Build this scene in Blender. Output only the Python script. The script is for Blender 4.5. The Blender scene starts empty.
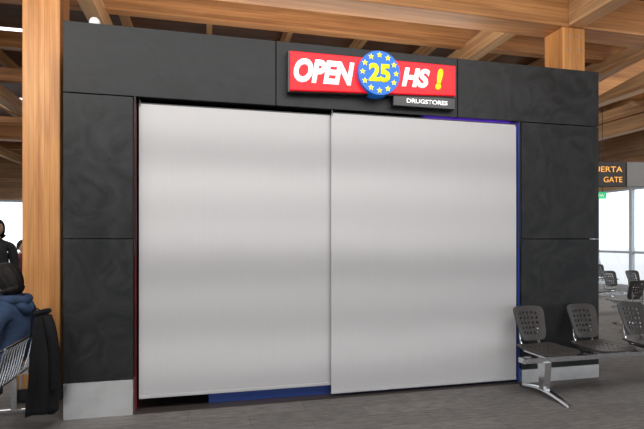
import bpy, bmesh, math, random
from mathutils import Vector, Matrix
random.seed(4)
sc=bpy.context.scene
sc.view_settings.view_transform='Standard'
COL=sc.collection

# ---------------------------------------------------------------- materials
def newmat(name):
    m=bpy.data.materials.new(name); m.use_nodes=True
    nt=m.node_tree; b=nt.nodes['Principled BSDF']
    return m,nt,b
def plain(name,col,rough=.5,metal=0,noise=0.06,scale=8,emis=None,es=0,bump=0,spec=None):
    m,nt,b=newmat(name)
    tc=nt.nodes.new('ShaderNodeTexCoord'); n=nt.nodes.new('ShaderNodeTexNoise')
    n.inputs['Scale'].default_value=scale; n.inputs['Detail'].default_value=4
    nt.links.new(tc.outputs['Object'],n.inputs['Vector'])
    r=nt.nodes.new('ShaderNodeValToRGB')
    r.color_ramp.elements[0].position=.3; r.color_ramp.elements[1].position=.7
    r.color_ramp.elements[0].color=(*[c*(1-noise) for c in col],1)
    r.color_ramp.elements[1].color=(*[min(1,c*(1+noise)) for c in col],1)
    nt.links.new(n.outputs['Fac'],r.inputs['Fac']); nt.links.new(r.outputs['Color'],b.inputs['Base Color'])
    b.inputs['Roughness'].default_value=rough; b.inputs['Metallic'].default_value=metal
    if spec is not None: b.inputs['Specular IOR Level'].default_value=spec
    if emis: b.inputs['Emission Color'].default_value=(*emis,1); b.inputs['Emission Strength'].default_value=es
    if bump:
        bp=nt.nodes.new('ShaderNodeBump'); bp.inputs['Strength'].default_value=bump; bp.inputs['Distance'].default_value=.01
        nt.links.new(n.outputs['Fac'],bp.inputs['Height']); nt.links.new(bp.outputs['Normal'],b.inputs['Normal'])
    return m
def wood(name,axis,c1,c2,rough=.5,lam=.045):
    m,nt,b=newmat(name)
    tc=nt.nodes.new('ShaderNodeTexCoord'); mp=nt.nodes.new('ShaderNodeMapping')
    s=[14,14,14]; s[axis]=.9
    mp.inputs['Scale'].default_value=s
    nt.links.new(tc.outputs['Object'],mp.inputs['Vector'])
    n=nt.nodes.new('ShaderNodeTexNoise'); n.inputs['Scale'].default_value=1.0; n.inputs['Detail'].default_value=6; n.inputs['Distortion'].default_value=.6
    nt.links.new(mp.outputs['Vector'],n.inputs['Vector'])
    r=nt.nodes.new('ShaderNodeValToRGB'); e=r.color_ramp.elements
    e[0].position=.3; e[0].color=(*c1,1); e[1].position=.72; e[1].color=(*c2,1)
    nt.links.new(n.outputs['Fac'],r.inputs['Fac'])
    sp=nt.nodes.new('ShaderNodeSeparateXYZ'); nt.links.new(tc.outputs['Object'],sp.inputs[0])
    la={0:'Z',1:'Z',2:'X'}[axis]
    d=nt.nodes.new('ShaderNodeMath'); d.operation='DIVIDE'; d.inputs[1].default_value=lam
    f=nt.nodes.new('ShaderNodeMath'); f.operation='FRACT'
    g=nt.nodes.new('ShaderNodeMath'); g.operation='LESS_THAN'; g.inputs[1].default_value=.07
    nt.links.new(sp.outputs[la],d.inputs[0]); nt.links.new(d.outputs[0],f.inputs[0]); nt.links.new(f.outputs[0],g.inputs[0])
    fl=nt.nodes.new('ShaderNodeMath'); fl.operation='FLOOR'; nt.links.new(d.outputs[0],fl.inputs[0])
    wn=nt.nodes.new('ShaderNodeTexWhiteNoise'); wn.noise_dimensions='1D'; nt.links.new(fl.outputs[0],wn.inputs['W'])
    mr=nt.nodes.new('ShaderNodeMapRange'); mr.inputs['To Min'].default_value=.78; mr.inputs['To Max'].default_value=1.12
    nt.links.new(wn.outputs['Value'],mr.inputs['Value'])
    m0=nt.nodes.new('ShaderNodeMix'); m0.data_type='RGBA'; m0.blend_type='MULTIPLY'; m0.inputs['Factor'].default_value=1
    nt.links.new(r.outputs['Color'],m0.inputs['A']); nt.links.new(mr.outputs['Result'],m0.inputs['B'])
    mx=nt.nodes.new('ShaderNodeMix'); mx.data_type='RGBA'; mx.blend_type='MULTIPLY'
    sc_=nt.nodes.new('ShaderNodeMath'); sc_.operation='MULTIPLY'; sc_.inputs[1].default_value=.5
    nt.links.new(g.outputs[0],sc_.inputs[0]); nt.links.new(sc_.outputs[0],mx.inputs['Factor'])
    nt.links.new(m0.outputs['Result'],mx.inputs['A']); mx.inputs['B'].default_value=(.35,.22,.14,1)
    nt.links.new(mx.outputs['Result'],b.inputs['Base Color'])
    b.inputs['Roughness'].default_value=rough
    return m
wood_z=wood('glulam_vertical',2,(.44,.17,.045),(.80,.38,.12))
wood_x=wood('glulam_beam_x',0,(.36,.15,.05),(.62,.30,.11))
wood_y=wood('glulam_beam_y',1,(.48,.25,.11),(.78,.48,.24))
wood_dk=wood('roof_deck_wood',0,(.11,.045,.02),(.22,.10,.045),lam=.12)

def cladding():
    m,nt,b=newmat('charcoal_cladding')
    tc=nt.nodes.new('ShaderNodeTexCoord')
    n=nt.nodes.new('ShaderNodeTexNoise'); n.inputs['Scale'].default_value=2.6; n.inputs['Detail'].default_value=6; n.inputs['Distortion'].default_value=3.2
    nt.links.new(tc.outputs['Object'],n.inputs['Vector'])
    n2=nt.nodes.new('ShaderNodeTexNoise'); n2.inputs['Scale'].default_value=90; n2.inputs['Detail'].default_value=3
    nt.links.new(tc.outputs['Object'],n2.inputs['Vector'])
    r=nt.nodes.new('ShaderNodeValToRGB'); e=r.color_ramp.elements
    e[0].position=.35; e[0].color=(.011,.0115,.012,1); e[1].position=.72; e[1].color=(.034,.0345,.036,1)
    nt.links.new(n.outputs['Fac'],r.inputs['Fac'])
    mx=nt.nodes.new('ShaderNodeMix'); mx.data_type='RGBA'; mx.blend_type='MULTIPLY'; mx.inputs['Factor'].default_value=.55
    nt.links.new(r.outputs['Color'],mx.inputs['A']); nt.links.new(n2.outputs['Fac'],mx.inputs['B'])
    nt.links.new(mx.outputs['Result'],b.inputs['Base Color'])
    rr=nt.nodes.new('ShaderNodeMapRange'); rr.inputs['To Min'].default_value=.38; rr.inputs['To Max'].default_value=.70
    nt.links.new(n.outputs['Fac'],rr.inputs['Value']); nt.links.new(rr.outputs['Result'],b.inputs['Roughness'])
    b.inputs['Specular IOR Level'].default_value=.30
    return m
clad=cladding()
clad_dk=plain('kiosk_dark_body',(.012,.012,.014),.6)
steel=plain('brushed_steel',(.95,.94,.92),.38,1,.10,5)
chrome=plain('chrome',(.80,.81,.83),.2,1,.05)
alu=plain('aluminium_mullion',(.38,.42,.47),.45,.2)
blackpl=plain('black_plastic',(.018,.018,.02),.38)
seatmat=plain('dark_seat_shell',(.042,.038,.036),.45,spec=.35)
redm=plain('red_lining',(.16,.006,.009),.5)
bluem=plain('blue_lining',(.015,.045,.22),.4)
whitep=plain('white_plastic',(.8,.8,.8),.4)

def fabric(name,col):
    m,nt,b=newmat(name)
    tc=nt.nodes.new('ShaderNodeTexCoord'); n=nt.nodes.new('ShaderNodeTexNoise'); n.inputs['Scale'].default_value=1.0
    mp=nt.nodes.new('ShaderNodeMapping'); mp.inputs['Scale'].default_value=(60,60,1.2)
    nt.links.new(tc.outputs['Object'],mp.inputs['Vector']); nt.links.new(mp.outputs['Vector'],n.inputs['Vector'])
    n2=nt.nodes.new('ShaderNodeTexNoise'); n2.inputs['Scale'].default_value=1.1
    nt.links.new(tc.outputs['Object'],n2.inputs['Vector'])
    r=nt.nodes.new('ShaderNodeValToRGB'); e=r.color_ramp.elements
    e[0].position=.3;e[1].position=.7
    e[0].color=(*[c*.99 for c in col],1); e[1].color=(*[c*1.01 for c in col],1)
    nt.links.new(n.outputs['Fac'],r.inputs['Fac']); nt.links.new(r.outputs['Color'],b.inputs['Base Color'])
    sp=nt.nodes.new('ShaderNodeSeparateXYZ'); nt.links.new(tc.outputs['Object'],sp.inputs[0])
    zz=nt.nodes.new('ShaderNodeMath'); zz.operation='MULTIPLY_ADD'; zz.inputs[1].default_value=.10
    nt.links.new(n2.outputs['Fac'],zz.inputs[0]); nt.links.new(sp.outputs['Z'],zz.inputs[2])
    def wave(c,L,a):
        s=nt.nodes.new('ShaderNodeMath'); s.operation='SUBTRACT'; s.inputs[1].default_value=c+.05
        nt.links.new(zz.outputs[0],s.inputs[0])
        k=nt.nodes.new('ShaderNodeMath'); k.operation='MULTIPLY'; k.inputs[1].default_value=2*math.pi/L; nt.links.new(s.outputs[0],k.inputs[0])
        q=nt.nodes.new('ShaderNodeMath'); q.operation='SINE'; nt.links.new(k.outputs[0],q.inputs[0])
        w=nt.nodes.new('ShaderNodeMath'); w.operation='MULTIPLY'; w.inputs[1].default_value=-a*L/(2*math.pi); nt.links.new(q.outputs[0],w.inputs[0]); return w
    A=.15
    w1=wave(1.5,.52,.5*A); w2=wave(1.75,1.3,.8*A)
    ad=nt.nodes.new('ShaderNodeMath'); ad.operation='ADD'; nt.links.new(w1.outputs[0],ad.inputs[0]); nt.links.new(w2.outputs[0],ad.inputs[1])
    bp=nt.nodes.new('ShaderNodeBump'); bp.inputs['Strength'].default_value=1; bp.inputs['Distance'].default_value=1
    nt.links.new(ad.outputs[0],bp.inputs['Height']); nt.links.new(bp.outputs['Normal'],b.inputs['Normal'])
    b.inputs['Roughness'].default_value=.5
    return m
blindm=fabric('blind_fabric',(.44,.43,.432))

def floor_mat():
    m,nt,b=newmat('grey_carpet_tile')
    tc=nt.nodes.new('ShaderNodeTexCoord'); mp=nt.nodes.new('ShaderNodeMapping'); mp.inputs['Scale'].default_value=(4,26,1)
    nt.links.new(tc.outputs['Object'],mp.inputs['Vector'])
    n=nt.nodes.new('ShaderNodeTexNoise'); n.inputs['Scale'].default_value=1.6; n.inputs['Detail'].default_value=8; n.inputs['Roughness'].default_value=.7
    nt.links.new(mp.outputs['Vector'],n.inputs['Vector'])
    r=nt.nodes.new('ShaderNodeValToRGB'); e=r.color_ramp.elements
    e[0].position=.32; e[0].color=(.062,.057,.053,1); e[1].position=.68; e[1].color=(.185,.172,.162,1)
    nt.links.new(n.outputs['Fac'],r.inputs['Fac'])
    n3=nt.nodes.new('ShaderNodeTexNoise'); n3.inputs['Scale'].default_value=160; n3.inputs['Detail'].default_value=2
    nt.links.new(tc.outputs['Object'],n3.inputs['Vector'])
    bk=nt.nodes.new('ShaderNodeTexBrick'); bk.inputs['Scale'].default_value=1; bk.inputs['Brick Width'].default_value=1.0; bk.inputs['Row Height'].default_value=.25
    bk.inputs['Mortar Size'].default_value=.004; bk.inputs['Color1'].default_value=(1,1,1,1); bk.inputs['Color2'].default_value=(.8,.8,.8,1); bk.inputs['Mortar'].default_value=(.6,.6,.6,1)
    nt.links.new(tc.outputs['Object'],bk.inputs['Vector'])
    mx=nt.nodes.new('ShaderNodeMix'); mx.data_type='RGBA'; mx.blend_type='MULTIPLY'; mx.inputs['Factor'].default_value=1
    nt.links.new(r.outputs['Color'],mx.inputs['A']); nt.links.new(bk.outputs['Color'],mx.inputs['B'])
    nt.links.new(mx.outputs['Result'],b.inputs['Base Color']); b.inputs['Roughness'].default_value=.75
    bp=nt.nodes.new('ShaderNodeBump'); bp.inputs['Strength'].default_value=.5; bp.inputs['Distance'].default_value=.004
    nt.links.new(n3.outputs['Fac'],bp.inputs['Height']); nt.links.new(bp.outputs['Normal'],b.inputs['Normal'])
    return m
def glass_mat():
    m=bpy.data.materials.new('window_glass'); m.use_nodes=True; nt=m.node_tree; nt.nodes.clear()
    o=nt.nodes.new('ShaderNodeOutputMaterial'); t=nt.nodes.new('ShaderNodeBsdfTransparent'); g=nt.nodes.new('ShaderNodeBsdfGlossy')
    g.inputs['Roughness'].default_value=.05; t.inputs['Color'].default_value=(.97,.985,.99,1)
    x=nt.nodes.new('ShaderNodeMixShader'); x.inputs[0].default_value=.06
    nt.links.new(t.outputs[0],x.inputs[1]); nt.links.new(g.outputs[0],x.inputs[2]); nt.links.new(x.outputs[0],o.inputs[0])
    return m
glass=glass_mat()

# ---------------------------------------------------------------- geometry helpers
def empty(name,loc=(0,0,0),rotz=0):
    e=bpy.data.objects.new(name,None); e.empty_display_size=.2; COL.objects.link(e)
    e.location=loc; e.rotation_euler=(0,0,rotz); return e
def link(name,me,mats,parent=None,smooth=False):
    o=bpy.data.objects.new(name,me); COL.objects.link(o)
    for m in (mats if isinstance(mats,(list,tuple)) else [mats]): me.materials.append(m)
    if smooth:
        for p in me.polygons: p.use_smooth=True
    if parent: o.parent=parent
    return o
def add_box(bm,x0,x1,y0,y1,z0,z1,mi=0):
    v=[bm.verts.new(p) for p in [(x0,y0,z0),(x1,y0,z0),(x1,y1,z0),(x0,y1,z0),(x0,y0,z1),(x1,y0,z1),(x1,y1,z1),(x0,y1,z1)]]
    for f in [(0,3,2,1),(4,5,6,7),(0,1,5,4),(1,2,6,5),(2,3,7,6),(3,0,4,7)]:
        q=bm.faces.new([v[i] for i in f]); q.material_index=mi
def boxes(name,lst,mats,parent=None,bevel=0):
    bm=bmesh.new()
    for b in lst: add_box(bm,*b)
    me=bpy.data.meshes.new(name); bm.to_mesh(me); bm.free()
    o=link(name,me,mats,parent)
    if bevel:
        md=o.modifiers.new('bev','BEVEL'); md.width=bevel; md.segments=2; md.limit_method='ANGLE'
    return o
def tube(name,pts,r,mat,parent=None,cyclic=False,smoothc=True,flat=None):
    cu=bpy.data.curves.new(name,'CURVE'); cu.dimensions='3D'; cu.bevel_depth=r; cu.bevel_resolution=3; cu.use_fill_caps=True
    sp=cu.splines.new('BEZIER' if smoothc else 'POLY')
    if smoothc:
        sp.bezier_points.add(len(pts)-1)
        for b,p in zip(sp.bezier_points,pts): b.co=p; b.handle_left_type=b.handle_right_type='AUTO'
    else:
        sp.points.add(len(pts)-1)
        for b,p in zip(sp.points,pts): b.co=(*p,1)
    sp.use_cyclic_u=cyclic
    o=bpy.data.objects.new(name,cu); COL.objects.link(o)
    dg=bpy.context.evaluated_depsgraph_get()
    me=bpy.data.meshes.new_from_object(o.evaluated_get(dg)); bpy.data.objects.remove(o)
    me.materials.clear()
    return link(name,me,mat,parent,True)
def cylinder(name,c,r,h,axis,mat,parent=None,seg=32,r2=None):
    bm=bmesh.new(); bmesh.ops.create_cone(bm,cap_ends=True,segments=seg,radius1=r,radius2=r if r2 is None else r2,depth=h)
    R={'z':Matrix.Identity(4),'y':Matrix.Rotation(math.pi/2,4,'X'),'x':Matrix.Rotation(math.pi/2,4,'Y')}[axis]
    bmesh.ops.transform(bm,matrix=Matrix.Translation(c)@R,verts=bm.verts)
    me=bpy.data.meshes.new(name); bm.to_mesh(me); bm.free()
    o=link(name,me,mat,parent,True)
    md=o.modifiers.new('e','EDGE_SPLIT'); md.split_angle=.6
    return o
def text(name,s,x0,x1,z0,z1,y,mat,parent=None,shear=0,bold=.0,ext=.006):
    cu=bpy.data.curves.new(name,'FONT'); cu.body=s; cu.size=1; cu.shear=shear; cu.offset=bold; cu.extrude=0; cu.resolution_u=4
    o=bpy.data.objects.new(name,cu); COL.objects.link(o)
    dg=bpy.context.evaluated_depsgraph_get()
    me=bpy.data.meshes.new_from_object(o.evaluated_get(dg)); bpy.data.objects.remove(o)
    xs=[v.co.x for v in me.vertices]; ys=[v.co.y for v in me.vertices]
    ax,bx,ay,by=min(xs),max(xs),min(ys),max(ys)
    for v in me.vertices:
        v.co=((v.co.x-ax)/(bx-ax)*(x1-x0)+x0, y, (v.co.y-ay)/(by-ay)*(z1-z0)+z0)
    me.materials.clear()
    o=link(name,me,mat,parent)
    md=o.modifiers.new('s','SOLIDIFY'); md.thickness=ext; md.offset=0
    return o

# ---------------------------------------------------------------- room shell
boxes('floor',[(-9,14.2,-9,18,-.1,0)],floor_mat())
boxes('exterior_ground',[(-60,-9.2,-60,80,-.6,-.5),(14.4,90,-60,80,-.6,-.5),(-9.2,14.4,18.2,80,-.6,-.5),(-9.2,14.4,-60,-9.2,-.6,-.5)],plain('apron_concrete',(.45,.45,.45),.9))
boxes('ceiling',[(-9,14.2,-9,-4.2,5.4,5.5),(-9,14.2,-3.2,1.5,5.4,5.5),(-9,14.2,2.0,5.6,5.4,5.5),(-9,14.2,6.2,10.5,5.4,5.5),(-9,14.2,11.1,18,5.4,5.5)],wood_dk)
def window_wall(tag,fixed,axis,a,b,top=3.1):
    fr=[]
    def bx(a0,a1,z0,z1,t0=-.06,t1=.06,mi=0):
        return (a0,a1,fixed+t0,fixed+t1,z0,z1,mi) if axis=='x' else (fixed+t0,fixed+t1,a0,a1,z0,z1,mi)
    n=int((b-a)/1.35); st=(b-a)/n
    for i in range(n+1): fr.append(bx(a+i*st-.05,a+i*st+.05,0,top))
    for z in (0.0,1.05,top-.08): fr.append(bx(a,b,z,z+.07,-.05,.05))
    fr.append(bx(a,b,.05,top-.08,-.006,.006,1))
    boxes('window_%s'%tag,fr,[alu,glass])
    boxes('wall_%s'%tag,[bx(a,b,top+.002,5.38,-.1,.1)],wood('spandrel_'+tag,0 if axis=='x' else 1,(.30,.16,.075),(.50,.30,.16),lam=.2))
window_wall('north',17.8,'x',-8.6,13.7)
window_wall('east',14,'y',-8.6,17.5)
window_wall('west',-8.9,'y',-8.6,17.5)
window_wall('south',-8.9,'x',-8.6,13.7)

# ---------------------------------------------------------------- timber frame
def column(x0,y0,w=.32,h=4.06):
    e=empty('wooden_column')
    boxes('shaft',[(x0,x0+w,y0,y0+w,0.0,h)],wood_z,e,.01)
    boxes('base_plate',[(x0-.02,x0+w+.02,y0-.02,y0+w+.02,0,.12)],clad_dk,e,.004)
    for z in (3.80,3.95):
        for dx in (.09,.23):
            cylinder('bolt',(x0+dx,y0-.006,z),.012,.012,'y',steel,e,12)
    return e
column(-.50,.58); column(5.32,.58)
column(-6.2,.58); column(11.1,.58); column(-6.2,9.5); column(-.5,9.5); column(5.32,9.5); column(11.1,9.5)
def beam(b,mat):
    return boxes('ceiling_beam',[b],mat,None,.012)
beam((-8.9,13.9,.56,.92,4.06,4.50),wood_x)
beam((-8.9,13.9,9.5,9.8,4.06,4.50),wood_x)
for x in (-6.04,-3.2,-.34,5.48,8.3,11.26): beam((x-.1,x+.1,-9,17.7,4.50,4.80),wood_y)
beam((5.38,5.6,-8.7,.56,4.06,4.46),wood_y)
beam((8.2,8.42,.92,17.6,4.0,4.34),wood_y)
beam((11.1,11.36,.92,9.5,4.12,4.46),wood_y)
for y in (3.0,5.0,7.0,11.5,13.5,15.5,-1.2,-3.0):
    beam((-8.9,13.9,y-.09,y+.09,4.80 if y!=3.0 else 4.74,5.08),wood_x)
for i in range(17):
    x=-8.6+i*1.4
    beam((x-.05,x+.05,-8.9,17.7,5.16,5.40),wood_y)
def strut(p,q,w,mat,name='ceiling_brace'):
    p=Vector(p);q=Vector(q);d=q-p
    bm=bmesh.new(); add_box(bm,-w/2,w/2,-w/2,w/2,0,d.length)
    bmesh.ops.transform(bm,matrix=Matrix.Translation(p)@d.to_track_quat('Z','Y').to_matrix().to_4x4(),verts=bm.verts)
    me=bpy.data.meshes.new(name); bm.to_mesh(me); bm.free(); return link(name,me,mat)
strut((5.6,.74,3.2),(7.3,.74,4.1),.14,wood_x)
strut((11.3,9.6,3.0),(12.7,9.6,4.1),.14,wood_x)
strut((11.3,.74,3.0),(12.7,.74,4.1),.14,wood_x)
for y0,y1 in ((13.2,12.0),(10.9,12.0),(8.5,9.7),(10.9,9.7)):
    strut((13.6,y0,0.02),(13.6,y1,3.2),.09,alu,'window_prop')

# ---------------------------------------------------------------- kiosk
K=empty('shop_kiosk')
T=.12
g=.004
boxes('fascia_panel_1',[(0,1.769-g,0,T,2.72,3.31)],clad,K,.003)
boxes('fascia_panel_2',[(1.769+g,3.60-g,0,T,2.72,3.31)],clad,K,.003)
boxes('fascia_panel_3',[(3.60+g,5.29,0,T,2.72,3.31)],clad,K,.003)
boxes('column_panel_1',[(0,.541,0,T,1.50+g,2.72-2*g)],clad,K,.003)
boxes('column_panel_2',[(0,.541,0,T,.30+g,1.50-g)],clad,K,.003)
boxes('column_panel_3',[(4.335,5.29,0,T,1.50+g,2.72-2*g)],clad,K,.003)
boxes('column_panel_4',[(4.335,5.29,0,T,.14+g,1.50-g)],clad,K,.003)
boxes('kick_plate_1',[(0,.541,-.004,T,0,.30)],steel,K,.002)
boxes('kick_plate_2',[(4.335,5.29,-.004,T,0,.14)],steel,K,.002)
boxes('backing_frame',[(.01,.53,T,.2,0,2.7),(4.35,5.28,T,.2,0,2.7),(.01,5.28,T,.2,2.76,3.30),
    (.01,.07,.2,2.6,0,3.28),(5.22,5.28,.2,2.6,0,3.28),(.01,5.28,2.6,2.66,0,3.28),(.01,5.28,.2,2.66,3.22,3.28)],clad_dk,K)
boxes('jamb_red',[(.541,.558,.10,.40,0,2.74)],redm,K)
boxes('jamb_blue',[(4.310,4.335,.035,.40,0,2.72)],bluem,K)
boxes('kiosk_floor',[(.545,4.33,.0,2.6,0,.012)],plain('kiosk_dark_floor',(.045,.035,.033),.35),K)
boxes('counter_base',[(1.17,4.29,.11,.20,.012,.14)],bluem,K,.004)
boxes('shelf_unit',[(.9,4.0,2.2,2.55,.012,.06),(.9,4.0,2.2,2.55,.6,.63),(.9,4.0,2.2,2.55,1.2,1.23),(.9,4.0,2.2,2.55,1.8,1.83),
   (.9,.93,2.2,2.55,.012,2.2),(2.4,2.43,2.2,2.55,.012,2.2),(3.97,4.0,2.2,2.55,.012,2.2)],whitep,K)
ledm=plain('led_strip_violet',(.1,.05,.6),.5,emis=(.20,.06,1.0),es=9)
boxes('led_strip',[(3.3,4.29,.135,.16,2.695,2.75)],ledm,K)
boxes('roller_tube',[(.58,3.25,.07,.12,2.725,2.755)],blackpl,K)

def blind(x0,x1,y,z0,z1,ph):
    e=empty('roller_blind')
    nx,nz=30,60
    bm=bmesh.new(); rows=[]
    for j in range(nz+1):
        t=j/nz; z=z0+(z1-z0)*t; row=[]
        for i in range(nx+1):
            s=i/nx; x=x0+(x1-x0)*s
            w=.003*math.sin(2.3*x+ph)*math.sin(math.pi*t)
            row.append(bm.verts.new((x,y+w,z)))
        rows.append(row)
    for j in range(nz):
        for i in range(nx): bm.faces.new((rows[j][i],rows[j][i+1],rows[j+1][i+1],rows[j+1][i]))
    me=bpy.data.meshes.new('fabric'); bm.to_mesh(me); bm.free()
    o=link('fabric',me,blindm,e,True)
    boxes('hem_bar',[(x0,x1,y-.006,y+.008,z0-.022,z0+.004)],plain('hem_bar_grey',(.42,.42,.42),.4),e,.003)
    boxes('head_rail',[(x0+.01,x1-.01,y+.004,y+.03,z1-.004,z1+.014)],blackpl,e,.003)
    for xx in (x0+.004,x1-.008): boxes('bracket',[(xx,xx+.008,y-.006,y+.05,z1-.02,z1+.034)],blackpl,e)
    return e
blind(.583,2.305,.055,.135,2.672,.3)
blind(2.295,4.280,.018,.062,2.685,1.4)
def cord(x,y,z1,z0):
    e=empty('blind_cord')
    tube('loop',[(x-.006,y,z1),(x-.008,y-.004,(z1+z0)/2),(x-.006,y,z0+.04),(x,y,z0),(x+.008,y,z0+.04),(x+.007,y,(z1+z0)/2),(x+.004,y,z1)],.0026,blackpl,e)
cord(.560,-.008,2.72,1.38); cord(4.302,-.008,2.72,1.42)

# sign
S=empty('shop_sign')
red_em=plain('sign_red_acrylic',(.78,.006,.015),.4,emis=(.9,.004,.012),es=.28,noise=.02,spec=.25)
blue_em=plain('sign_blue_acrylic',(.015,.14,.55),.4,emis=(.015,.16,.6),es=.15,noise=.02,spec=.25)
wh_em=plain('sign_white_letter',(.9,.9,.9),.4,emis=(1,1,1),es=.5,noise=.01)
ye_em=plain('sign_yellow_letter',(.9,.80,.02),.4,emis=(1,.85,.01),es=.35,noise=.01,spec=.2)
def prism(name,pts,y0,y1,mat,parent,bevel=.0):
    bm=bmesh.new(); a=[bm.verts.new((x,y0,z)) for x,z in pts]; b=[bm.verts.new((x,y1,z)) for x,z in pts]
    bm.faces.new(a); bm.faces.new(b[::-1])
    n=len(pts)
    for i in range(n): bm.faces.new((a[i],b[i],b[(i+1)%n],a[(i+1)%n]))
    bmesh.ops.recalc_face_normals(bm,faces=bm.faces)
    me=bpy.data.meshes.new(name); bm.to_mesh(me); bm.free(); o=link(name,me,mat,parent)
    if bevel: md=o.modifiers.new('b','BEVEL'); md.width=bevel; md.segments=2; md.limit_method='ANGLE'
    return o
prism('sign_box',[(1.880,2.838),(3.525,2.900),(3.525,3.195),(1.880,3.195)],-.10,-.002,red_em,S,.008)
prism('sign_back_tray',[(1.866,2.828),(3.54,2.888),(3.54,3.205),(1.866,3.205)],-.075,-.0025,blackpl,S,.004)
BX,BZ=2.715,3.045
cylinder('badge',(BX,-.075,BZ),.205,.145,'y',blue_em,S,48)
text('letters_open','OPEN',1.915,2.485,2.915,3.135,-.104,wh_em,S,.22,.05,.006)
text('digits_25','25',BX-.105,BX+.105,BZ-.085,BZ+.085,-.150,ye_em,S,.0,.045,.006)
text('letters_hs','HS',2.955,3.245,2.950,3.135,-.104,wh_em,S,.22,.05,.006)
text('exclamation_mark','!',3.305,3.385,2.945,3.15,-.104,ye_em,S,.2,.07,.006)
for i in range(12):
    a=i*math.pi/6; cx=BX+.165*math.sin(a); cz=BZ+.165*math.cos(a)
    pts=[]
    for k in range(10):
        rr=.030 if k%2==0 else .0125; b=k*math.pi/5; pts.append((cx+rr*math.sin(b),cz+rr*math.cos(b)))
    prism('star',pts,-.152,-.146,ye_em,S)
boxes('drugstore_plate',[(2.885,3.535,-.07,-.002,2.775,2.885)],blackpl,S,.004)
text('letters_drugstores','DRUGSTORES',3.02,3.45,2.808,2.850,-.073,wh_em,S,0,.02,.004)

D=empty('security_camera')
cylinder('base',(.22,.10,3.325),.05,.03,'z',whitep,D)
bm=bmesh.new(); bmesh.ops.create_uvsphere(bm,u_segments=24,v_segments=12,radius=.045)
bmesh.ops.transform(bm,matrix=Matrix.Translation((.22,.10,3.355)),verts=bm.verts)
me=bpy.data.meshes.new('dome'); bm.to_mesh(me); bm.free(); link('dome',me,whitep,D,True)

# ---------------------------------------------------------------- perforated beam seating
def perf(name,fn,cols,rows,mx,my,bar,mat,parent,th=.012):
    def cuts(n,m):
        L=[0,m*.5,m]; cell=(1-2*m-(n-1)*bar)/n; p=m
        hole=[]
        for i in range(n):
            hole.append(len(L)-1); p+=cell; L.append(p)
            if i<n-1: p+=bar; L.append(p)
        L+= [1-m*.5,1.0]; return L,hole
    U,hu=cuts(cols,mx); V,hv=cuts(rows,my)
    bm=bmesh.new()
    gr=[[bm.verts.new(fn(u,v)) for u in U] for v in V]
    for j in range(len(V)-1):
        for i in range(len(U)-1):
            if i in hu and j in hv: continue
            bm.faces.new((gr[j][i],gr[j][i+1],gr[j+1][i+1],gr[j+1][i]))
    me=bpy.data.meshes.new(name); bm.to_mesh(me); bm.free()
    o=link(name,me,mat,parent); md=o.modifiers.new('s','SOLIDIFY'); md.thickness=th; md.offset=0
    md=o.modifiers.new('b','BEVEL'); md.width=.002; md.segments=1; md.limit_method='ANGLE'
    return o
def rc(u,v,k=6):
    a=2*u-1;b=2*v-1
    m=max(abs(a),abs(b),1e-6)
    n=(abs(a)**k+abs(b)**k)**(1/k)
    s=m/n
    return a*s,b*s
def seating(loc,rotz,n,sp=.63,legs=None):
    e=empty('beam_seating_bench',loc,rotz)
    for i in range(n):
        cx=i*sp
        def back(u,v):
            a,b=rc(u,v); w=.160+.022*(b)
            z=.655+.165*b
            return (cx+a*w, .255+.055*b+.035*(1-a*a)-.035, z)
        perf('seat_back',back,5,5,.19,.17,.075,seatmat,e)
        def seat(u,v):
            a,b=rc(u,v); w=.225-.02*b
            return (cx+a*w, .215*b, .435+.018*a*a+ (.012*b*b) - (.03*max(0,-b-.6)) )
        perf('seat_pan',seat,6,5,.20,.18,.08,seatmat,e,.016)
        for s in (-.1,.1):
            tube('back_support',[(cx+s,.02,.405),(cx+s,.17,.41),(cx+s,.235,.47),(cx+s,.258,.60)],.012,chrome,e)
        boxes('seat_bracket',[(cx-.13,cx+.13,-.16,.16,.395,.415),(cx-.05,cx+.05,-.05,.05,.37,.40)],chrome,e,.003)
    L=(n-1)*sp
    boxes('beam',[(-.27,L+.27,-.03,.05,.325,.375)],chrome,e,.006)
    for x in (legs or (-.03,L-.1)):
        bm=bmesh.new()
        pr=[(-.055,.33),(.055,.33),(.03,.06),(-.03,.06)]
        a=[bm.verts.new((x-.035,p[0],p[1])) for p in pr]; b=[bm.verts.new((x+.035,p[0],p[1])) for p in pr]
        bm.faces.new(a); bm.faces.new(b[::-1])
        for k in range(4): bm.faces.new((a[k],b[k],b[(k+1)%4],a[(k+1)%4]))
        bmesh.ops.recalc_face_normals(bm,faces=bm.faces)
        me=bpy.data.meshes.new('leg_upright'); bm.to_mesh(me); bm.free(); link('leg_upright',me,chrome,e)
        bm=bmesh.new(); ring=[]
        for t in range(11):
            y=-.34+.68*t/10; h=.02+.055*(1-abs(y/.34)**1.5); w=.028+.012*(1-abs(y/.34))
            zb=h-.018 if abs(y)<.33 else .0
            ring.append([bm.verts.new(p) for p in [(x-w,y,zb),(x+w,y,zb),(x+w*.7,y,h),(x-w*.7,y,h)]])
        for t in range(10):
            for k in range(4): bm.faces.new((ring[t][k],ring[t][(k+1)%4],ring[t+1][(k+1)%4],ring[t+1][k]))
        bm.faces.new(ring[0]); bm.faces.new(ring[-1][::-1])
        bmesh.ops.recalc_face_normals(bm,faces=bm.faces)
        me=bpy.data.meshes.new('leg_foot'); bm.to_mesh(me); bm.free(); link('leg_foot',me,chrome,e)
        for yy in (-.31,.31): cylinder('foot_glide',(x,yy,.009),.022,.018,'z',blackpl,e,16)
    return e
seating((4.31,-.40,0),0,4,legs=(-.02,1.75))
seating((8.3,3.9,0),0,5,.6)
seating((9.3,2.4,0),math.radians(180),3,.6)
seating((9.6,6.2,0),0,4,.6)

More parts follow.
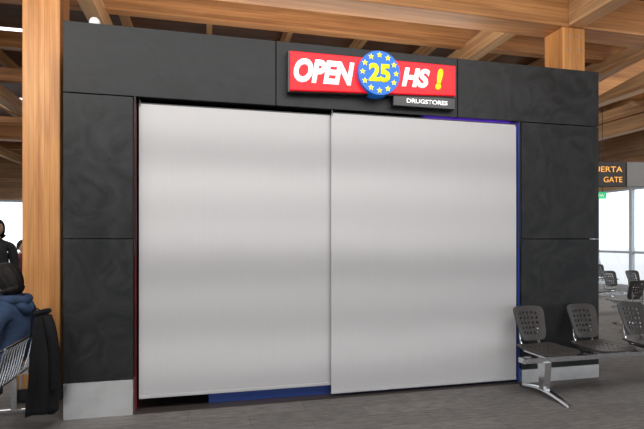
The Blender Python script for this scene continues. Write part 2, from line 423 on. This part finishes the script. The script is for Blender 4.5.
# ---------------------------------------------------------------- slatted chrome bench on the left
def slat_bench():
    e=empty('slatted_waiting_bench')
    for cy in (.15,-.42,-.99):
        for k in range(9):
            y=cy-.22+k*.055
            pr=[(-.66,.40),(-.64,.435),(-.50,.43),(-.34,.425),(-.265,.46),(-.235,.56),(-.205,.70),(-.185,.74)]
            bm=bmesh.new(); w=.011; t=.004
            P=[Vector((p[0],0,p[1])) for p in pr]
            rings=[]
            for i,p in enumerate(P):
                d=(P[min(i+1,len(P)-1)]-P[max(i-1,0)]).normalized(); nrm=Vector((-d.z,0,d.x))
                rings.append([bm.verts.new(p+nrm*a+Vector((0,y+b,0))) for a,b in((t,-w),(t,w),(-t,w),(-t,-w))])
            for a,b in zip(rings,rings[1:]):
                for q in range(4): bm.faces.new((a[q],a[(q+1)%4],b[(q+1)%4],b[q]))
            bm.faces.new(rings[0][::-1]); bm.faces.new(rings[-1])
            bmesh.ops.recalc_face_normals(bm,faces=bm.faces)
            me=bpy.data.meshes.new('slat'); bm.to_mesh(me); bm.free(); link('slat',me,chrome,e)
        for (x,z) in ((-.655,.41),(-.185,.745),(-.30,.425)):
            tube('cross_rail',[(x,cy-.25,z),(x,cy+.25,z)],.010,chrome,e,smoothc=False)
        boxes('seat_bracket',[(-.60,-.30,cy-.03,cy+.03,.37,.42)],chrome,e)
    boxes('beam',[(-.50,-.42,-1.28,.40,.32,.38)],chrome,e,.006)
    for y in (.30,-1.15):
        boxes('leg',[(-.485,-.435,y-.03,y+.03,.03,.33)],chrome,e,.004)
        boxes('foot',[(-.74,-.20,y-.03,y+.03,0,.035)],chrome,e,.01)
    return e
slat_bench()

# ---------------------------------------------------------------- hanging jacket
def jacket():
    e=empty('black_jacket')
    bm=bmesh.new(); rings=[]; N=40; M=26
    for j in range(M+1):
        t=j/M; z=.93-.78*t
        rx=.045+.055*min(1,t*2.4); ry=.09+.04*min(1,t*2)
        if t<.06: rx*=.75; ry*=.8
        cx=-.105+.015*math.sin(t*3); cy=-.16
        ring=[]
        for i in range(N):
            a=2*math.pi*i/N
            f=1+ (.03+.12*t)*math.sin(5*a+2*t)+.06*t*math.sin(9*a+5*t+1)+.03*math.sin(13*a+9*t)
            zz=z+(.02*math.sin(3*a) if j==M else 0)
            ring.append(bm.verts.new((cx+rx*f*math.cos(a),cy+ry*f*math.sin(a),zz)))
        rings.append(ring)
    for a,b in zip(rings,rings[1:]):
        for i in range(N): bm.faces.new((a[i],b[i],b[(i+1)%N],a[(i+1)%N]))
    bm.faces.new(rings[0]); bm.faces.new(rings[-1][::-1])
    bmesh.ops.recalc_face_normals(bm,faces=bm.faces)
    me=bpy.data.meshes.new('jacket_body'); bm.to_mesh(me); bm.free()
    jm=plain('black_padded_fabric',(.006,.006,.007),.85,bump=.4,scale=20,spec=.2)
    link('jacket_body',me,jm,e,True)
    tube('sleeve_1',[(-.06,-.22,.90),(-.02,-.25,.80),(.005,-.25,.55),(-.005,-.23,.34)],.036,jm,e)
    tube('sleeve_2',[(-.14,-.09,.90),(-.16,-.07,.80),(-.18,-.05,.55),(-.17,-.05,.36)],.036,jm,e)
    tube('collar',[(-.145,-.20,.915),(-.11,-.23,.93),(-.07,-.17,.93),(-.09,-.10,.925),(-.14,-.11,.915)],.020,jm,e)
    tube('hanging_loop',[(-.12,-.15,.93),(-.16,-.15,.95),(-.19,-.15,.86),(-.188,-.15,.75)],.005,jm,e)
jacket()

# ---------------------------------------------------------------- people
skin=plain('skin',(.52,.30,.20),.5)
hairm=plain('black_hair',(.008,.006,.0055),.65,bump=.3,scale=60,spec=.2)
eyew=plain('eye_white',(.8,.8,.78),.3); eyed=plain('eye_dark',(.02,.012,.01),.2); lipm=plain('lips',(.42,.16,.13),.5)
def skin_mesh(V,E,R,root=0,sub=2):
    me=bpy.data.meshes.new('t'); me.from_pydata(V,E,[])
    o=bpy.data.objects.new('t',me); COL.objects.link(o)
    md=o.modifiers.new('sk','SKIN'); md.use_smooth_shade=True
    sv=me.skin_vertices[0].data
    for i,r in enumerate(R): sv[i].radius=(r,r) if not isinstance(r,tuple) else r; sv[i].use_root=(i==root)
    s=o.modifiers.new('su','SUBSURF'); s.levels=s.render_levels=sub
    dg=bpy.context.evaluated_depsgraph_get(); dg.update()
    m2=bpy.data.meshes.new_from_object(o.evaluated_get(dg)); bpy.data.objects.remove(o)
    m2.materials.clear()
    return m2
def hand(parent,w,d,side,curl=.5):
    w=Vector(w); d=Vector(d).normalized(); s=Vector(side).normalized(); n=d.cross(s).normalized()
    if n.z>0: n=-n
    V=[w-d*.02];E=[];R=[.022]
    for off,L,rr in ((.027,.072,.009),(.009,.080,.0092),(-.009,.074,.009),(-.026,.058,.008)):
        k=w+d*.085+s*off; V.append(w+d*.035+s*off*.8); E.append((0,len(V)-1)); R.append(.014)
        V.append(k); E.append((len(V)-2,len(V)-1)); R.append(.0115)
        p=k; dd=d.copy()
        for q in (.45,.3,.25):
            dd=(dd+n*curl*.7).normalized(); p=p+dd*L*q; V.append(p.copy()); E.append((len(V)-2,len(V)-1)); R.append(rr)
    V.append(w+d*.025+s*.03); E.append((0,len(V)-1)); R.append(.014)
    V.append(w+d*.055+s*.052+n*.01); E.append((len(V)-2,len(V)-1)); R.append(.0115)
    V.append(w+d*.085+s*.055+n*.022); E.append((len(V)-2,len(V)-1)); R.append(.0095)
    me=skin_mesh([tuple(v) for v in V],E,R,0,2); link('hand',me,skin,parent,True)
def head(parent,c,pitch,long_hair,yaw=0):
    H=empty('head',c); H.parent=parent; H.rotation_euler=(pitch,0,yaw)
    bm=bmesh.new(); bmesh.ops.create_uvsphere(bm,u_segments=48,v_segments=32,radius=1)
    for v in bm.verts:
        x,y,z=v.co
        X=x*.076;Y=y*.096;Z=z*.118
        if z<0: X*=1-.30*z*z; Y*=1-.12*z*z
        if y<0:
            gx=lambda cx,cz,sx,sz: math.exp(-((X-cx)/sx)**2-((Z-cz)/sz)**2)
            Y-= .026*gx(0,-.022,.012,.020)+.010*gx(0,.0,.008,.03)
            Y+= .012*gx(.030,.008,.016,.012)+.012*gx(-.030,.008,.016,.012)
            Y-= .006*gx(0,-.062,.022,.008)+.008*gx(0,-.096,.02,.014)
            Y-= .005*gx(.03,.028,.02,.006)+.005*gx(-.03,.028,.02,.006)
        v.co=(X,Y,Z)
    me=bpy.data.meshes.new('face'); bm.to_mesh(me); bm.free(); link('face',me,skin,H,True)
    def ball(n,c,s,m):
        bm=bmesh.new(); bmesh.ops.create_uvsphere(bm,u_segments=16,v_segments=12,radius=1)
        bmesh.ops.transform(bm,matrix=Matrix.Translation(c)@Matrix.Diagonal((*s,1)),verts=bm.verts)
        me=bpy.data.meshes.new(n); bm.to_mesh(me); bm.free(); link(n,me,m,H,True)
    for sx in(-1,1):
        ball('eye',(sx*.030,-.076,.006),(.013,.011,.007),eyew); ball('iris',(sx*.030,-.085,.006),(.0055,.004,.0055),eyed)
        ball('ear',(sx*.077,.006,-.004),(.009,.018,.031),skin); ball('eyebrow',(sx*.030,-.088,.028),(.017,.005,.003),hairm)
    ball('mouth',(0,-.092,-.060),(.021,.007,.006),lipm)
    bm=bmesh.new(); bmesh.ops.create_uvsphere(bm,u_segments=56,v_segments=36,radius=1)
    dele=[]
    for f in bm.faces:
        c2=f.calc_center_median()
        if (c2.y<-.30 and c2.z<.52) or (c2.y<-.05 and c2.z<.0 and not long_hair) or c2.z<(-.97 if long_hair else -.45): dele.append(f)
    bmesh.ops.delete(bm,geom=dele,context='FACES')
    for v in bm.verts:
        x,y,z=v.co; n=1+.035*math.sin(14*math.atan2(y,x)+3*z)+.02*math.sin(27*math.atan2(y,x))
        X=x*.090*n;Y=y*.110*n+.006;Z=z*.130+.006
        if z<0 and long_hair: Z*=1.25; X=math.copysign(abs(X)+.012*(-z),X) ; Y+=.02*(-z)
        if z<-.6 and long_hair: X*=1.35
        v.co=(X,Y,Z)
    me=bpy.data.meshes.new('hair'); bm.to_mesh(me); bm.free(); o=link('hair',me,hairm,H,True)
    md=o.modifiers.new('s','SOLIDIFY'); md.thickness=.016; md.offset=-.5
    return H
def body(parent,J,regions,mats,name='body'):
    names=list(J.keys()); V=[J[n][0] for n in names]; R=[J[n][1] for n in names]
    E=[(names.index(J[n][2]),names.index(n)) for n in names if J[n][2]]
    me=skin_mesh(V,E,R,0,2)
    o=link(name,me,mats,parent,True)
    for p in me.polygons: p.material_index=regions(p.center)
    return o
shoe=plain('dark_shoe',(.03,.03,.03),.5)
navy=plain('navy_hoodie',(.026,.044,.085),.9,noise=.25,scale=12,bump=.4,spec=.2)
jean=plain('dark_jeans',(.025,.035,.07),.85,noise=.2)
P1=empty('seated_person',(-.385,.13,0),math.radians(-108))
J={'pelvis':((0,0,.53),.125,None),'spine':((0,0.01,.68),.125,'pelvis'),'chest':((0,-.01,.85),.135,'spine'),'upper':((0,-.03,.955),.10,'chest'),
 'neck':((0,-.055,1.035),.055,'upper'),'nk2':((0,-.07,1.09),.052,'neck'),
 'shl':((.165,-.02,.925),.075,'upper'),'ell':((.235,-.05,.68),.056,'shl'),'wrl':((.09,-.28,.66),.034,'ell'),
 'shr':((-.165,-.02,.925),.075,'upper'),'elr':((-.235,-.05,.68),.056,'shr'),'wrr':((-.09,-.28,.66),.034,'elr'),
 'hl':((.09,-.06,.52),.095,'pelvis'),'kl':((.11,-.46,.51),.066,'hl'),'al':((.11,-.47,.10),.045,'kl'),'tl':((.115,-.60,.040),.036,'al'),
 'hr':((-.09,-.06,.52),.095,'pelvis'),'kr':((-.11,-.46,.51),.066,'hr'),'ar':((-.11,-.47,.10),.045,'kr'),'tr':((-.115,-.60,.040),.036,'ar')}
def reg1(c):
    if c.z<.12 and c.y<-.3: return 2
    if c.z>1.05: return 3
    if c.z>.60 or (c.y>-.02 and c.z>.5): return 0
    return 1
body(P1,J,reg1,[navy,jean,shoe,skin])
tube('hood',[(.085,-.09,.995),(.10,-.03,1.0),(.07,.045,1.0),(0,.07,.99),(-.07,.045,1.0),(-.10,-.03,1.0),(-.085,-.09,.995)],.038,navy,P1)
tube('hood_fold',[(.06,.02,.985),(.04,.08,.94),(0,.095,.91),(-.04,.08,.94),(-.06,.02,.985)],.038,navy,P1)
for s in(1,-1): hand(P1,(s*.09,-.285,.66),(-s*.35,-1,.05),(-s*1,-.2,.3),.6)
boxes('phone',[(-.035,.035,-.405,-.396,.64,.78)],blackpl,P1,.003)
head(P1,(0,-.095,1.165),math.radians(16),True,math.radians(6))

blackj=plain('black_coat',(.018,.018,.022),.8,bump=.2)
redj=plain('maroon_coat',(.12,.02,.02),.8,bump=.2)
def standing(loc,yaw,coat,long_hair,sc_=1):
    P=empty('standing_person',loc,math.radians(yaw)); P.scale=(sc_,sc_,sc_)
    J={'pelvis':((0,0,.95),.15,None),'spine':((0,0,1.12),.150,'pelvis'),'chest':((0,0,1.32),.155,'spine'),'upper':((0,0,1.43),.10,'chest'),
     'neck':((0,-.01,1.52),.055,'upper'),'nk2':((0,-.015,1.58),.05,'neck'),
     'shl':((.175,0,1.41),.075,'upper'),'ell':((.215,.02,1.14),.060,'shl'),'wrl':((.225,-.06,.88),.036,'ell'),
     'shr':((-.175,0,1.41),.075,'upper'),'elr':((-.215,.02,1.14),.060,'shr'),'wrr':((-.225,-.06,.88),.036,'elr'),
     'hl':((.09,0,.88),.10,'pelvis'),'kl':((.10,-.01,.49),.065,'hl'),'al':((.10,.01,.10),.045,'kl'),'tl':((.11,-.13,.04),.036,'al'),
     'hr':((-.09,0,.88),.10,'pelvis'),'kr':((-.10,-.01,.49),.065,'hr'),'ar':((-.10,.01,.10),.045,'kr'),'tr':((-.11,-.13,.04),.036,'ar')}
    def reg2(c):
        if c.z<.12: return 2
        if c.z>1.53: return 3
        if c.z>.82: return 0
        return 1
    body(P,J,reg2,[coat,jean,shoe,skin])
    for s in(1,-1): hand(P,(s*.225,-.065,.87),(0,-.15,-1),(0,-1,.1),.3)
    head(P,(0,-.03,1.675),0,long_hair)
standing((-1.72,3.3,0),20,blackj,True,.985)
standing((-1.95,4.9,0),60,redj,False,.82)

# ---------------------------------------------------------------- hanging gate sign + exit sign
G=empty('gate_sign',(8.6,3.05,0),math.radians(-12))
boxes('housing',[(-.75,.12,-.06,.06,2.47,2.93)],clad_dk,G,.006)
boxes('side_panel',[(.14,1.3,-.06,.06,2.47,2.93)],plain('grey_sign_panel',(.10,.105,.11),.4),G,.006)
amb=plain('amber_led_text',(.9,.4,.02),.4,emis=(1,.38,.03),es=.6)
text('letters_puerta','PUERTA',-.56,.05,2.74,2.84,-.065,amb,G,0,.0,.004)
text('letters_gate','GATE',-.30,.05,2.55,2.65,-.065,amb,G,0,.0,.004)
for x in (-.6,1.15): tube('hanger',[(x,0,2.92),(x,0,4.5)],.012,clad_dk,G,smoothc=False)
X=empty('exit_sign',(8.85,3.6,0),math.radians(-12))
boxes('box',[(-.42,.02,-.03,.03,2.30,2.43)],plain('green_exit',(.02,.45,.15),.4,emis=(.03,.8,.3),es=.6),X,.004)
text('letters','SALIDA',-.30,-.04,2.34,2.39,-.033,wh_em,X,0,.01,.003)
for x in (-.35,-.05): tube('hanger',[(x,0,2.42),(x,0,4.5)],.006,clad_dk,X,smoothc=False)

# ---------------------------------------------------------------- lighting
w=bpy.data.worlds.new('World'); sc.world=w; w.use_nodes=True
nt=w.node_tree; bg=nt.nodes['Background']
bg.inputs['Color'].default_value=(.93,.96,1.0,1); bg.inputs['Strength'].default_value=2.3
def area(name,loc,target,sx,sy,power,col=(1,1,1)):
    l=bpy.data.lights.new(name,'AREA'); l.shape='RECTANGLE'; l.size=sx; l.size_y=sy; l.energy=power; l.color=col
    o=bpy.data.objects.new(name,l); COL.objects.link(o); o.location=loc
    o.rotation_euler=(Vector(target)-Vector(loc)).to_track_quat('-Z','Y').to_euler(); return o
area('kiosk_fill',(2.2,-2.4,3.95),(2.4,-.3,1.2),7,1.4,205,(1,.98,.96))  # added soft fill for the kiosk front, not a ceiling fixture
area('hall_light',(-3.5,4,3.95),(-3.5,4,0),4,4,120,(1,.96,.9))
area('hall_light',(9.7,7,3.95),(9.7,7,0),4,5,200,(1,.96,.9))
area('ceiling_fill',(2.6,1.6,3.40),(2.6,2.0,5.4),4.4,.6,65,(1,.93,.85))  # added upward fill to brighten the timber ceiling, no lamp stands here
area('ceiling_fill',(9.5,-1,3.3),(9.5,3,5.4),3,1.5,110,(1,.93,.85))  # another added upward fill, brightens the beams on the right
area('column_fill',(-1.6,-1.6,3.6),(-.35,.6,2.4),.8,.8,35,(1,.95,.88))  # added fill aimed at the left column to brighten its wood

# ---------------------------------------------------------------- camera
cam=bpy.data.cameras.new('camera'); co=bpy.data.objects.new('camera',cam); COL.objects.link(co)
co.location=(1.151,-4.36,1.5); co.rotation_euler=(math.pi/2,0,-math.radians(13.54))
cam.sensor_width=36; cam.lens=26.83; cam.shift_y=.038; cam.clip_start=.05; cam.clip_end=300
sc.camera=co
